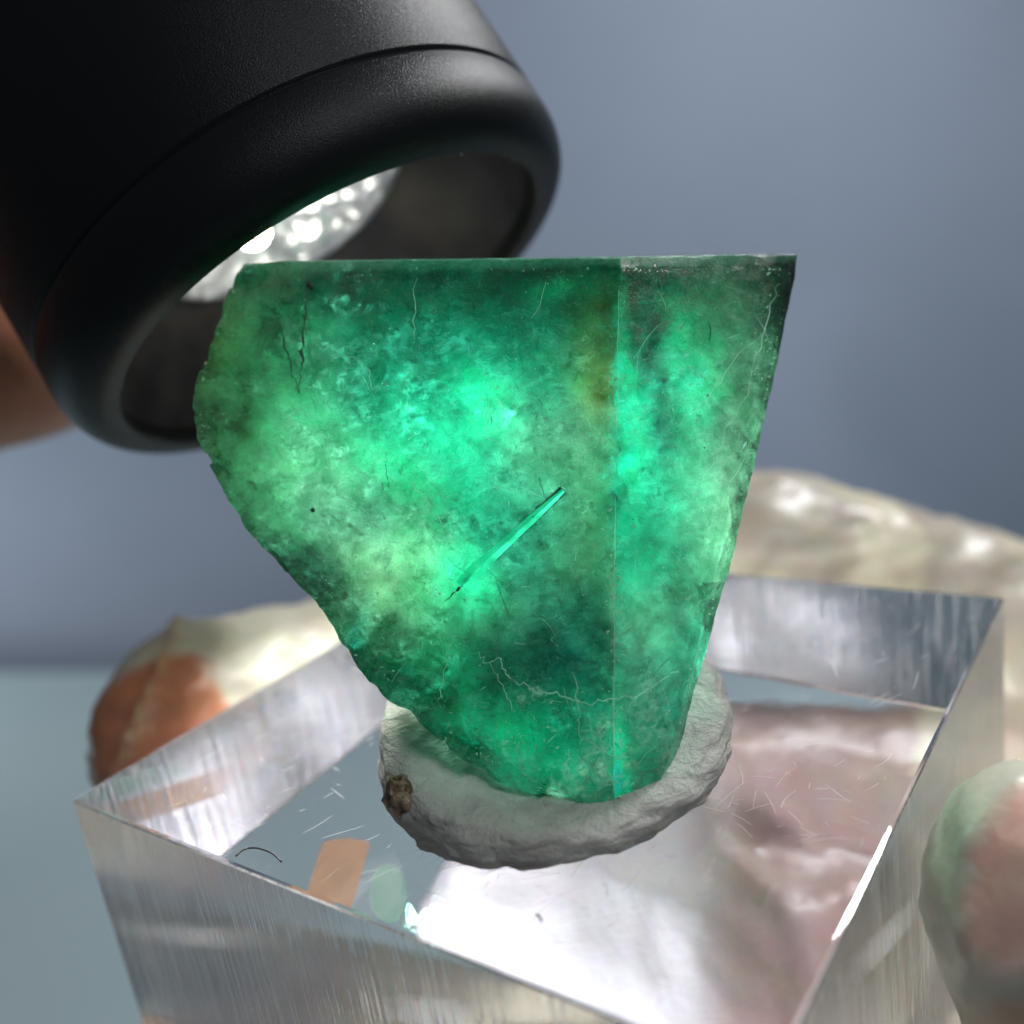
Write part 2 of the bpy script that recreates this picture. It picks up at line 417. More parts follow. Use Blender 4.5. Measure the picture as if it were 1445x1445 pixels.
fs.append(tuple(range(nu))[::-1])
link('putty', mesh('putty', A, fs), m_putty(), putty)
def rock(name, c, sz, seed, mat, parent=None, sub=3):
    bm = bmesh.new(); bmesh.ops.create_icosphere(bm, subdivisions=sub, radius=1)
    for v_ in bm.verts:
        k = 1 + 0.55 * mnoise.noise(v_.co * 1.7 + Vector((seed, 0, 0))) + 0.25 * mnoise.noise(v_.co * 5 + Vector((seed, 3, 0)))
        v_.co = Vector((v_.co.x * sz[0], v_.co.y * sz[1], v_.co.z * sz[2])) * k
    me = bpy.data.meshes.new(name); bm.to_mesh(me); bm.free()
    o = link(name, me, mat, parent, smooth=False)
    o.location = c
    return o
grit_m = m_grit()
g = rock('brown_grit_chip', at(563, 1122, 5.60), (0.085, 0.085, 0.125), 2.2, grit_m)
tag(g, 'rough brown grit chip stuck in the left side of the grey putty', 'grit chip')

# ------------------------------------------------------------------ the green crystal
DEEP = (0.0, 0.12, 0.11); EMER = (0.0, 0.62, 0.43); MID = (0.0, 0.29, 0.225); PALE = (0.50, 0.84, 0.56)
MILK = (0.74, 0.86, 0.62); GREY = (0.34, 0.50, 0.38); BROWN = (0.20, 0.15, 0.04); GLOW = (0.02, 1.0, 0.60); DARK = (0.0, 0.06, 0.045); BLK = (0.02, 0.03, 0.03)
YELL = (0.50, 0.60, 0.22)
# colour zones of the crystal, with glow spots painted in as bright colour: x, y (in the crystal's own face grid), widths, colour, weight, haze
ZONES = [
 (320, 560, 95, 220, PALE, .9, .6), (290, 560, 30, 120, MILK, .7, .35), (420, 640, 80, 100, PALE, .75, .5), (480, 720, 80, 60, PALE, .5, .5),
 (520, 830, 75, 90, MILK, .85, .8), (560, 900, 60, 50, GREY, .5, .7), (380, 400, 60, 60, PALE, .6, .5),
 (640, 400, 250, 48, DEEP, .98, .8), (980, 400, 130, 40, DEEP, .98, .75), (830, 440, 45, 80, DEEP, .8, .5),
 (590, 540, 120, 100, MID, .8, .45), (700, 570, 40, 30, GLOW, .6, .5), (690, 690, 60, 70, EMER, .7, .4),
 (430, 725, 26, 22, (0.75, 1, 0.85), .8, .9), (840, 540, 26, 60, YELL, .7, .6), (855, 470, 12, 40, BROWN, .8, .6), (848, 560, 12, 20, (0.35, .2, .03), .9, .7),
 (780, 640, 60, 60, GREY, .55, .6), (820, 790, 45, 80, YELL, .45, .6), (700, 860, 60, 40, GREY, .6, .6), (760, 760, 60, 60, MID, .5, .3),
 (760, 920, 110, 65, DARK, .98, .75), (700, 950, 60, 50, DARK, .7, .5), (820, 900, 50, 80, DEEP, .6, .45), (650, 820, 30, 30, GLOW, .8, .6),
 (690, 1050, 120, 40, EMER, .6, .4), (620, 960, 35, 50, GLOW, .5, .5), (800, 1095, 60, 25, EMER, .5, .5), (720, 1030, 30, 20, GLOW, .6, .5),
 (975, 530, 55, 80, GLOW, .8, .5), (905, 680, 45, 170, EMER, .85, .45), (930, 480, 14, 90, DEEP, .7, .2), (940, 610, 18, 30, DEEP, .7, .3),
 (1040, 640, 40, 200, GREY, .75, .7), (1010, 800, 40, 80, MILK, .5, .7), (1100, 440, 30, 90, BLK, .9, .55), (1080, 560, 28, 80, GREY, .6, .5),  # black zone paints the dark reflection on the right facet
 (1000, 960, 40, 120, EMER, .6, .4), (915, 900, 40, 60, GREY, .55, .6), (940, 1000, 40, 50, DEEP, .5, .3), (876, 1070, 12, 60, GLOW, .8, .7), (868, 860, 8, 50, GREY, .6, .8),
 (893, 520, 9, 90, GLOW, .6, .6), (900, 640, 14, 60, GLOW, .7, .6), (905, 440, 9, 70, DARK, .8, .6), (760, 395, 80, 16, DARK, .6, .6), (795, 420, 30, 14, GLOW, .5, .6), (600, 640, 70, 60, GLOW, .35, .5), (540, 720, 60, 30, DEEP, .5, .4), (590, 790, 30, 60, PALE, .6, .6), (500, 930, 12, 60, MID, .8, .5),
 (400, 790, 40, 25, DEEP, .6, .2), (455, 830, 25, 30, DEEP, .7, .3), (560, 960, 40, 18, MID, .8, .4), (300, 480, 20, 60, YELL, .5, .6), (350, 590, 14, 30, BROWN, .5, .5),
]
def cells(x, y, seed, count, box):
    """random fracture cells: nearest id and the plane height of chipped facets"""
    g = np.random.default_rng(seed); cx = g.uniform(box[0], box[1], count); cy = g.uniform(box[2], box[3], count)
    gx = g.normal(0, 1, count); gy = g.normal(0, 1, count); b = g.uniform(0, 1, count)
    idn = np.zeros(len(x), int); hmin = np.zeros(len(x))
    for s0 in range(0, len(x), 6000):
        X = x[s0:s0 + 6000, None]; Y = y[s0:s0 + 6000, None]
        d2 = (X - cx) ** 2 + (Y - cy) ** 2; o = np.argpartition(d2, 4, axis=1)[:, :4]
        idn[s0:s0 + 6000] = np.argmin(d2, 1)
        hk = b[o] * 14 + gx[o] * (X - cx[o]) * .45 + gy[o] * (Y - cy[o]) * .45 - np.sqrt(np.take_along_axis(d2, o, 1)) * .15
        hmin[s0:s0 + 6000] = hk.max(1)
    return idn, b[idn], hmin
LAYER = [77]
def zone(u, v, dep, side):
    n = len(u)
    pp = np.stack([u / 90, v / 90, dep * 1.6 + side * 9], 1)
    wx = (fbm(pp, 1, 5) - .5) * 75; wy = (fbm(pp, 5, 5) - .5) * 75
    U = u + wx; V = v + wy
    col = np.tile(np.array(MID), (n, 1)); haze = np.full(n, 0.34)
    f1 = fbm(pp * np.array([1.2, .9, 1]), 31, 5); k = np.clip((f1 - .35) / .3, 0, 1)[:, None]
    col = col * (1 - k) + np.array(EMER) * k
    for (x, y, sx, sy, c, wt, hz) in ZONES:
        g = np.exp(-0.5 * (((U - x) / sx) ** 2 + ((V - y) / sy) ** 2)) * min(1, wt * 1.25)
        same = np.where((x > 870) == (side > .5), 1.0, 0.0); g = g * same
        col = col * (1 - g[:, None]) + np.array(c) * g[:, None]; haze = haze * (1 - g) + hz * g
    f2 = fbm(pp * 3.1, 41, 5)
    m = 0.66 + 0.68 * np.clip((f2 - .3) / .4, 0, 1)
    col = np.clip(col * m[:, None], 0, 1)
    # the open fracture: clear of cloud
    qx, qy = u - 795, v - 692; ln = math.hypot(147, 134); al = (-qx * 147 + qy * 134) / ln; sd = (qx * 134 + qy * 147) / ln
    haze = haze - 1.6 * np.exp(-(sd / 5) ** 2) * (al > 0) * (al < ln)
    ca_, sa_ = math.cos(.95), math.sin(.95); uu = u + side * 700 + wx * .3; vv = v + wy * .3
    p_ = (uu * ca_ - vv * sa_) * 1.0; q_ = (uu * sa_ + vv * ca_) * .42
    _, cb, _ = cells(p_, q_, LAYER[0], 650, (-900, 1200, 80, 1200))
    cm = np.clip((fbm(pp * 1.5 + 9, 71, 3) - .40) / .15, 0, 1)
    col = np.clip(col * (1 + (cb - .5) * 1.0 * cm)[:, None], 0, 1); haze = haze + (cb - .5) * .5 * cm  # random cell tones stand in for internal fracture reflections
    mk = np.clip((fbm(pp * 2.2 + 50, 61, 5) - .60) / .2, 0, 1)[:, None] * .2
    col = col * (1 - mk) + np.array([.42, .68, .46]) * mk
    return col, haze
Lp = np.array([(372,345),(385,337),(410,325),(430,317),(450,308),(500,291),(540,279),(575,275),(620,280),(660,300),(700,322),(740,345),(770,366),(800,399),(830,428),(860,455),(885,474),(900,480),(930,500),(960,520),(985,545),(1000,572),(1030,605),(1060,640),(1085,675),(1105,712),(1120,755),(1130,800),(1137,850)], float)
Rp = np.array([(372,1125),(400,1121),(500,1101),(600,1078),(700,1054),(800,1030),(900,1001),(1000,973),(1080,952),(1100,941),(1115,925),(1128,900),(1137,886)], float)
def xl(v): return np.interp(v, Lp[:, 0], Lp[:, 1])
def xr(v): return np.interp(v, Rp[:, 0], Rp[:, 1]) + .7 * np.sin(v * .05) + .4 * np.sin(v * .17 + 2) + .3 * np.sin(v * .61)
def section(v):
    """corner points (px, depth) of the crystal at row v, going round"""
    s = (v - 372) / (1137 - 372)
    a, b = float(xl(v)), float(xr(v)); r = 874 - 7 * s + 1.6 * math.sin(v * .021) + .8 * math.sin(v * .13 + 1)
    dr = 5.72 - 0.27 * s; dl = 6.45 - 0.85 * s - 0.0; dR = 6.30 - 0.72 * s
    r = min(max(r, a + 6), b - 6)
    sl = 0.28210273 + 0.94809747 * (v - 722.5) / F_PX
    dback = 7.9 - 2.0 * s
    if sl > 0.1: dback = min(dback, (3.338 - 0.17) / sl)
    dback = max(dback, max(dl, dR) + 0.10); 
    dl = min(dl, dback - .05); dR = min(dR, dback - .05)
    w_ = b - a
    return [(a, dl), (a + (r - a) * .42, dr * .60 + dl * .40 - .02), (r, dr), (b - .12 * (b - r), dR - .12), (b, dR + .05),
            (b - w_ * .12, dback * .9 + dR * .1), (b - w_ * .40, dback), (a + w_ * .25, dback * .97 + dl * .03), (a + w_ * .04, (dl + dback) / 2)]
SEG = [60, 90, 84, 20, 14, 10, 14, 12, 10]
NR = 210
def crystal_rows(inset, front_only):
    rows = []
    for j in range(NR + 1):
        v = 372 + (1137 - 372) * (j / NR)
        sec = section(v)
        cen = np.mean(np.array(sec), 0)
        pts = []; side = []; edge_d = []
        nseg = 4 if front_only else len(sec)
        for k in range(nseg):
            p, q = sec[k], sec[(k + 1) % len(sec)]
            for i in range(SEG[k]):
                t = i / SEG[k]
                pts.append((p[0] + (q[0] - p[0]) * t, p[1] + (q[1] - p[1]) * t, v)); side.append(1.0 if 2 <= k <= 5 else 0.0)
        rows.append((np.array(pts), np.array(side), cen))
    return rows
Rr, Dd, Ff, Cc = (np.array(x) for x in (RIGHT, DOWN, FWD, CAM))
def crystal_mesh(name, depth_in, front_only, seed, rough_amp):
    rows = crystal_rows(depth_in, front_only); LAYER[0] = 70 + seed
    nper = len(rows[0][0]); allp = np.concatenate([r[0] for r in rows]); side = np.concatenate([r[1] for r in rows])
    cen = np.concatenate([np.tile(r[2], (nper, 1)) for r in rows])
    u, dep, v = allp[:, 0].copy(), allp[:, 1].copy(), allp[:, 2].copy()
    if depth_in:
        k = 1 - 0.22 * depth_in
        bow = (fbm(np.stack([u / 160, v / 160, np.full_like(u, seed)], 1), seed, 3) - .5) * 1.1
        u = cen[:, 0] + (u - cen[:, 0]) * k
        dep = dep + (cen[:, 1] + .25 - dep) * min(.95, depth_in) + bow * depth_in * .5
        v = 755 + (v - 755) * (1 - .03 * depth_in)
    v = v + np.clip(dep - 6.5, 0, 2) * 4 * np.clip(1 - (v - 372) / 60, 0, 1) * (0 if front_only else 1)
    v = v + (fbm(np.stack([u / 30, dep * 3, u * 0], 1), 55, 3) - .5) * 7 * np.clip(1 - (v - 372) / 16, 0, 1) * (0 if front_only else 1)
    tilt = -12 * (u - 345) / 780 * np.clip(1 - (v - 372) / 420, 0, 1)
    X = (u - 722.5) / F_PX * dep; Y = (v + tilt - 722.5) / F_PX * dep
    P3 = Cc + X[:, None] * Rr + Y[:, None] * Dd + dep[:, None] * Ff
    # broken, wavy relief, stronger towards the rough left side
    lf = np.clip(1 - (u - xl(v)) / 170, 0, 1) * (side < .5)
    lowr = np.clip((v - 700) / 350, 0, 1) * np.clip(1 - (u - xl(v)) / 300, 0, 1) * (side < .5)
    amp = rough_amp * (0.010 + 0.30 * lf ** 1.4 + 0.06 * lowr)
    ns = (fbm(P3 * 3.2, 71, 5, .55) - .5)
    rid = 1 - np.abs(fbm(P3 * np.array([3.2, 3.2, 4.0]), 81, 4) - .5) * 2
    d_ = ns * .7 + (rid - .8) * .4
    _, _, hc = cells(u + (ns * 30), v + ns * 20, 5, 260, (240, 900, 340, 1160))
    d_ = np.minimum(d_ + (np.clip(hc / 28, -1, 1.0) - .45) * .42, .10)
    fade = np.clip((v - 372) / 14, 0, 1)
    P3 = P3 - Ff * (amp * d_ * fade)[:, None] + Rr * (lf * (fbm(P3 * 6, 91, 3) - .5) * .05 * rough_amp * fade)[:, None]
    fs = []
    for j in range(len(rows) - 1):
        for i in range(nper - (1 if front_only else 0)):
            a = j * nper + i; b = j * nper + (i + 1) % nper
            fs.append((a, b, b + nper, a + nper))
    z, hz = zone(u, v, (dep - 5.7), side)
    if not front_only:
        # chipped paler rim just under the top edge
        rim = np.clip(1 - (v - 372) / (8 + 12 * fbm(np.stack([u / 25, v * 0, v * 0], 1), 3, 3)), 0, 1)[:, None] ** .5 * .9
        z = z * (1 - rim) + np.array([.38, .74, .62]) * rim; hz = hz * (1 - rim[:, 0]) + .8 * rim[:, 0]
        back = dep > 6.7
        hz[back] = .05
        n0 = len(P3)
        # lids, slightly set in so the rim is a small bevel
        top = P3[:nper]; cT = top.mean(0); lid = cT + (top - cT) * .985 + np.array([0, 0, .004])
        P3 = np.concatenate([P3, lid, [cT + np.array([0, 0, .012])], [P3[(len(rows) - 1) * nper:n0].mean(0)]])
        for i in range(nper):
            j2 = (i + 1) % nper
            fs.append((i, n0 + i, n0 + j2, j2)); fs.append((n0 + i, n0 + nper, n0 + j2))
            a = (len(rows) - 1) * nper + i; b = (len(rows) - 1) * nper + j2
            fs.append((a, b, n0 + nper + 1))
        z = np.concatenate([z, z[:nper], z[:1], z[-1:]]); hz = np.concatenate([hz, hz[:nper], hz[:1], hz[-1:]])
    org = np.array(CR.location)
    me = mesh(name, P3 - org, fs)
    ca = me.color_attributes.new('Zone', 'FLOAT_COLOR', 'POINT')
    ca.data.foreach_set('color', np.concatenate([z, np.ones((len(z), 1))], 1).astype(np.float32).ravel())
    fa = me.attributes.new('Haze', 'FLOAT', 'POINT'); fa.data.foreach_set('value', hz.astype(np.float32))
    return me
CR = empty('emerald_crystal', at(870, 1120, 5.6), 'large rough green emerald crystal with a flat top standing in grey putty', 'crystal')
def put(name, me, mat, smooth=True):
    for m in (mat if isinstance(mat, list) else [mat]): me.materials.append(m)
    if smooth: me.shade_smooth()
    o = bpy.data.objects.new(name, me); C.objects.link(o); o.parent = CR; return o
skin = m_crystal_skin(); veil = m_veil()
body = put('crystal_body', crystal_mesh('crystal_body', 0, False, 1, 1.0), skin)
me = body.data; me.set_sharp_from_angle(angle=math.radians(24))
for k, dpt in enumerate((0.10, 0.28, 0.50, 0.80)):
    put('cloudy_veil', crystal_mesh('cloudy_veil', dpt, True, 100 + 17 * k, 1.4), veil)

def front(px, py, off=0.0):
    """a point on (off > 0: inside) the crystal's front faces"""
    sec = section(py)
    for (a, da), (b, db) in zip(sec[:4], sec[1:5]):
        if a <= px <= b:
            d = da + (db - da) * (px - a) / (b - a); return at(px, py, d + off) - CR.location
    return at(px, py, 6.0 + off) - CR.location
def strip(pts, rad):
    """a thin open fracture edge lying in the crystal's face"""
    vs, fs = [], []; n = len(pts)
    for i, p in enumerate(pts):
        t_ = (pts[min(i + 1, n - 1)] - pts[max(i - 1, 0)]).normalized(); s_ = t_.cross(FWD).normalized() * rad[i]
        vs += [p + s_, p - FWD * rad[i] * .5, p - s_]
    for i in range(n - 1):
        for k in range(2): fs.append((3 * i + k, 3 * i + k + 1, 3 * i + 4 + k, 3 * i + 3 + k))
    return vs, fs
def smoothpts(pts, k=5, jit=0.0, seed=0):
    r_ = random.Random(seed); o_ = []
    for i in range(len(pts) - 1):
        for q in range(k):
            t = q / k; o_.append((pts[i][0] + (pts[i + 1][0] - pts[i][0]) * t + r_.gauss(0, jit), pts[i][1] + (pts[i + 1][1] - pts[i][1]) * t + r_.gauss(0, jit)))
    o_.append(pts[-1]); return o_
def thread(name, pts, r, mat, off, jit=1.5, seed=0):
    P_ = smoothpts(pts, 6, jit, seed); rr = random.Random(seed + 9)
    n = len(P_)
    R_ = [max(.0012, r * (.35 + .9 * rr.random()) * (0.4 + 0.6 * math.sin(math.pi * (i + .5) / n))) for i in range(n)]; Q_ = [front(x, y, off) for x, y in P_]
    vs, fs = strip(Q_, R_) if mat is vein_m else tube(Q_, R_, 5)
    return put(name, mesh(name, vs, fs), mat)
dark_m = m_incl('dark_inclusion', (0.012, 0.035, 0.02), .1, .4); brown_m = m_incl('brown_inclusion', (0.10, 0.055, 0.02), .3, .5)
vein_m = m_incl('pale_vein', (0.75, 1.0, 0.88), .75, .25); flake_m = m_incl('sparkle_flake', (0.45, 1.0, 0.82), .7, .12); glow_m = m_incl('bright_green_needle', (0.12, 1.0, 0.74), .93, .15); pale_m = m_incl('pale_feather', (0.65, 0.92, 0.75), .6, .2)
# the bright needle and the dark crack running on from it
A0, A1 = (795, 692), (648, 826)
def needle():
    pts = []; W = [6, 8, 10, 12, 12, 13, 14, 16, 19, 18, 12]
    for i, w_ in enumerate(W):
        t = i / (len(W) - 1); x = A0[0] + (A1[0] - A0[0]) * t; y = A0[1] + (A1[1] - A0[1]) * t
        pts.append((x, y, w_))
    vs, fs = [], []
    nx, ny = (A1[1] - A0[1]), -(A1[0] - A0[0]); L_ = math.hypot(nx, ny); nx /= L_; ny /= L_
    for (x, y, w_) in pts:
        vs += [front(x + nx * w_ * .55, y + ny * w_ * .55, -.012), front(x, y, -.022), front(x - nx * w_ * .55, y - ny * w_ * .55, -.012)]
    for i in range(len(pts) - 1):
        for k in range(2): fs.append((3 * i + k, 3 * i + k + 1, 3 * i + 4 + k, 3 * i + 3 + k))
    return mesh('needle', vs, fs)
o = put('needle', needle(), glow_m, False); o['label'] = 'bright green needle slanting across the middle of the crystal'
thread('dark_crack', [(668, 806), (655, 820), (645, 832), (628, 848)], .007, dark_m, -.012, 1.2, 1)
thread('dark_crack', [(436, 398), (433, 430), (429, 470), (427, 510), (424, 540), (423, 556)], .008, dark_m, -.05, 1.0, 2)
thread('dark_crack', [(392, 452), (400, 480), (408, 505), (416, 535), (423, 553)], .006, dark_m, -.05, 1.2, 3)
thread('dark_crack', [(365, 485), (366, 465), (375, 452), (392, 450), (398, 462)], .003, dark_m, -.05, 1.5, 4)
thread('dark_crack', [(1000, 455), (1003, 470), (1001, 482)], .004, dark_m, -.01, .6, 5)
thread('dark_crack', [(545, 640), (546, 665), (548, 690)], .0018, dark_m, -.01, 1, 6)
for i, pts in enumerate([[(672, 922), (690, 934), (705, 929), (712, 950), (725, 960), (760, 976), (800, 984), (830, 994), (860, 985), (900, 982), (930, 962), (958, 948)],
                         [(690, 932), (712, 975), (722, 1004)], [(462, 500), (500, 506), (518, 524), (530, 555)], [(584, 395), (586, 440), (585, 480)],
                         [(560, 655), (590, 690), (620, 735), (648, 780)], [(700, 560), (712, 590)], [(802, 1060), (801, 1085), (802, 1110)], [(810, 950), (815, 1010), (818, 1050)],
                         [(880, 1010), (900, 980), (925, 930)], [(640, 900), (628, 940), (622, 985)], [(980, 700), (1010, 640), (1060, 540), (1085, 440), (1100, 400)],
                         [(1000, 760), (1030, 690), (1060, 620)], [(955, 600), (1000, 560), (1040, 500), (1075, 470)], [(440, 690), (500, 706), (540, 742)], [(470, 760), (500, 800), (512, 850)]]):
    thread('pale_vein', pts, (.0055 if i < 1 else .0035), vein_m, -.014, 2.2, 20 + i)
thread('ridge_glint', [(873, 410), (871, 560), (869, 640)], .003, vein_m, -.006, .6, 77)  # highlight along the ridge, laid on as pale strips
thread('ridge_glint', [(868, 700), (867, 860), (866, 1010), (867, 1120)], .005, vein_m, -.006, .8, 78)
rr = random.Random(5)
def fine_fractures(n, seed, open_=False):
    r_ = random.Random(seed); vs, fs = [], []
    for _ in range(n):
        y = r_.uniform(400, 1090); x = r_.uniform(float(xl(y)) + 25, float(xr(y)) - 25)
        a = r_.choice((-1.05, -1.0, .75, 1.5, -.2)) + r_.gauss(0, .2); L_ = r_.choice((10, 18, 30, 55)) * r_.uniform(.6, 1.3); pts = []
        k_ = max(3, int(L_ / 5))
        for i in range(k_):
            if not (390 < y < 1110 and xl(y) + 8 < x < xr(y) - 8): break
            pts.append((x, y)); x += math.cos(a) * L_ / k_; y -= math.sin(a) * L_ / k_; a += r_.gauss(0, .12)
        if len(pts) < 3: continue
        n_ = len(pts); rad = r_.uniform(.0010, .0021)
        R_ = [rad * (.3 + .7 * math.sin(math.pi * (i + .5) / n_)) for i in range(n_)]; Q_ = [front(px_, py_, -.008) for px_, py_ in pts]
        v2_, f2_ = strip(Q_, R_) if open_ else tube(Q_, R_, 4)
        b0 = len(vs); vs += v2_; fs += [tuple(q + b0 for q in f_) for f_ in f2_]
    return mesh('fine_fractures', vs, fs)
o = put('fine_fractures', fine_fractures(90, 3, True), vein_m); o['kind'] = 'stuff'
o = put('fine_fractures', fine_fractures(40, 4), dark_m); o['kind'] = 'stuff'
def speck_mesh(name, n, box, size, off, seed, flat=False):
    r_ = random.Random(seed); vs, fs = [], []
    for _ in range(n):
        if len(box[0]) == 2: x = r_.gauss(*box[0]); y = r_.gauss(*box[1])
        else: x = r_.uniform(box[0][0], box[0][1]); y = r_.uniform(box[1][0], box[1][1])
        y = min(max(y, 380), 1125); x = min(max(x, float(xl(y)) + 6), float(xr(y)) - 8)
        c = front(x, y, r_.uniform(-.02, .0) + off); s = size * r_.choice((.4, .6, .8, 1.2, 2.0)); k = len(vs)
        e = [Vector((r_.gauss(0, 1), r_.gauss(0, 1), r_.gauss(0, 1))).normalized() * s * r_.uniform(.4, 1.3) for _ in range(4)]
        if flat:                                   # thin sparkle flakes along cleavage planes
            a_ = r_.gauss(.9, .5); e1 = (RIGHT * math.cos(a_) - DOWN * math.sin(a_)) * s * r_.uniform(.8, 2.6); e2 = (RIGHT * math.sin(a_) + DOWN * math.cos(a_)) * s * r_.uniform(.3, .8) + FWD * s * r_.gauss(0, .3)
            vs += [c - e1, c + e2 * r_.uniform(.3, 1), c + e1 * r_.uniform(.5, 1), c - e2 * r_.uniform(.3, 1)]; fs.append((k, k + 1, k + 2, k + 3)); continue
        vs += [c + q for q in e]; fs += [(k, k + 1, k + 2), (k, k + 2, k + 3), (k, k + 3, k + 1), (k + 1, k + 3, k + 2)]
    return mesh(name, vs, fs)
def specks(name, n, box, size, mat, off=-.01, seed=0):
    o = put(name, speck_mesh(name, n, box, size * (.75 if mat is pale_m else 1), off, seed, mat is flake_m), mat, False); o['kind'] = 'stuff'; return o
specks('dark_specks', 60, ((425, 12), (480, 50)), .006, dark_m, -.03, 1)
specks('dark_specks', 12, ((527, 6), (540, 12)), .007, dark_m, -.01, 2)
specks('dark_specks', 90, ((600, 170), (700, 200)), .004, dark_m, -.01, 3)
specks('dark_specks', 40, ((1020, 40), (700, 170)), .006, dark_m, -.01, 4)
specks('pale_specks', 500, ((640, 180), (700, 200)), .006, pale_m, -.01, 5)
specks('pale_specks', 260, ((1020, 45), (650, 160)), .009, pale_m, -.01, 6)
specks('pale_specks', 220, ((700, 90), (1040, 35)), .009, pale_m, -.01, 7)
specks('pale_specks', 160, ((560, 60), (830, 70)), .009, pale_m, -.02, 8)
specks('pale_specks', 160, ((866, 9), (860, 150)), .013, pale_m, -.01, 9)
specks('pale_specks', 46, ((880, 6), (1050, 45)), .011, flake_m, -.01, 10)  # ridge glints laid on as pale specks and flakes
for q_, (x, y, a_, b_, n_k) in enumerate([(700, 565, 28, 22, 30), (690, 760, 30, 40, 24), (640, 965, 14, 40, 22), (725, 1045, 40, 14, 26), (975, 560, 30, 30, 16)]):
    specks('bright_flecks', n_k, ((x, a_), (y, b_)), .010, flake_m, -.012, 30 + q_)  # sparkle at the glow spots, put in as pale flakes
specks('pale_specks', 60, ((760, 220), (388, 9)), .008, pale_m, -.01, 11)
specks('pale_specks', 120, ((300, 25), (560, 100)), .010, pale_m, -.06, 12)
specks('pale_specks', 140, ((1088, 14), (520, 90)), .011, pale_m, -.01, 13)  # glints along the dark right facet, put in as pale specks
for (x, y, s, m_) in [(438, 404, .022, dark_m), (441, 720, .012, dark_m)]:
    o = rock('mineral_inclusion', front(x, y, -.03), (s, s, s * 1.2), x * .1, m_, None, 2); o.parent = CR

# ------------------------------------------------------------------ flashlight
FT = FN.orthogonal().normalized(); FB = FN.cross(FT)
def lathe(prof, seg=160, closed=False):
    vs, fs = [], []; n = len(prof)
    for (t, r) in prof:
        for k in range(seg):
            a = 2 * math.pi * k / seg; vs.append(-FN * t + (FT * math.cos(a) + FB * math.sin(a)) * r)
    for i in range(n - 1):
        for k in range(seg):
            fs.append((i * seg + k, i * seg + (k + 1) % seg, (i + 1) * seg + (k + 1) % seg, (i + 1) * seg + k))
    return vs, fs
FL = empty('flashlight', FC, 'black metal flashlight shining down over the top left of the green crystal', 'flashlight')
def lput(name, prof, mat, seg=160):
    vs, fs = lathe([(t * FS, r * FS) for t, r in prof], seg)
    bm = bmesh.new(); me = mesh(name, vs, fs); bm.from_mesh(me); bmesh.ops.recalc_face_normals(bm, faces=bm.faces); bm.to_mesh(me); bm.free()
    me.materials.append(mat); me.shade_smooth()
    o = bpy.data.objects.new(name, me); C.objects.link(o); o.parent = FL; return o
def arc(ct, cr, rt, rr_, a0, a1, n=12):
    return [(ct + rt * math.cos(math.radians(a0 + (a1 - a0) * i / n)), cr + rr_ * math.sin(math.radians(a0 + (a1 - a0) * i / n))) for i in range(n + 1)]
RI, RO = 1.76, 2.115
blk = m_black()
head = [(0.16, RI - .01)] + arc(.08, RI + .03, .08, .04, 270, 180, 5)[1:] + arc(.34, RO - .24, .34, .24, 180, 90, 14) + [(.50, RO), (.515, RO - .006), (.525, RO - .028), (.54, RO - .028)]
lput('bezel_ring', head, blk)
lput('barrel', [(.53, RO - .03), (.54, RO - .028), (.548, RO - .004), (.56, RO + .0), (1.5, RO), (4, RO + .0), (5.2, RO), (5.3, RO - .05), (5.9, 1.8), (6.1, 1.75), (14, 1.75), (14.2, 1.6), (14.25, 0.0)], blk)
lput('funnel', [(.15, RI - .012), (.30, RI - .06), (.62, 1.50), (.95, 1.16), (1.02, 1.08), (1.03, 1.0)], m_funnel())
refl = m_reflector()
lput('reflector', [(1.0, 1.02), (1.15, .95), (1.5, .72), (1.75, .45), (1.85, .22), (1.86, .0)], refl)
lput('rim_seal', [(.98, 1.12), (.95, 1.09), (.97, 1.03), (1.0, 1.0)], refl)
t = NT('lit_lamp_chip'); e = t.n('ShaderNodeEmission'); e.inputs[0].default_value = (1, .93, .72, 1); e.inputs[1].default_value = 20
led_m = t.done(e.outputs[0])
chip = lput('lamp_chip', [(1.3, .15), (.91, .15), (.84, .12), (.80, .07), (.79, .0)], led_m, 40)
chip.location = cv((-.235, .13, -.06))
l = bpy.data.lights.new('flashlight_beam', 'SPOT'); l.energy = 2150; l.spot_size = math.radians(102); l.spot_blend = .5; l.shadow_soft_size = .35; l.color = (1, .98, .93)
lo = bpy.data.objects.new('flashlight_beam', l); C.objects.link(lo); lo.location = FC - FN * .45; lo.rotation_euler = FN.to_track_quat('-Z', 'Y').to_euler()
# dust on the bezel edge
r_ = random.Random(8); vs, fs = [], []
for _ in range(46):
    a = r_.uniform(0, 2 * math.pi); rr0 = (RI + r_.uniform(-.005, .03)) * FS; tt = r_.uniform(.0, .06) * FS
    c = -FN * tt + (FT * math.cos(a) + FB * math.sin(a)) * rr0; s = r_.uniform(.008, .022); k = len(vs)
    e_ = [Vector((r_.gauss(0, 1), r_.gauss(0, 1), r_.gauss(0, 1))).normalized() * s for _ in range(4)]
    vs += [c + q for q in e_]; fs += [(k, k + 1, k + 2), (k, k + 2, k + 3), (k, k + 3, k + 1), (k + 1, k + 3, k + 2)]
me = mesh('rim_dust', vs, fs); me.materials.append(simple('pale_dust', (.75, .75, .78), .5)); o = bpy.data.objects.new('rim_dust', me); C.objects.link(o); o.parent = FL; o['kind'] = 'stuff'

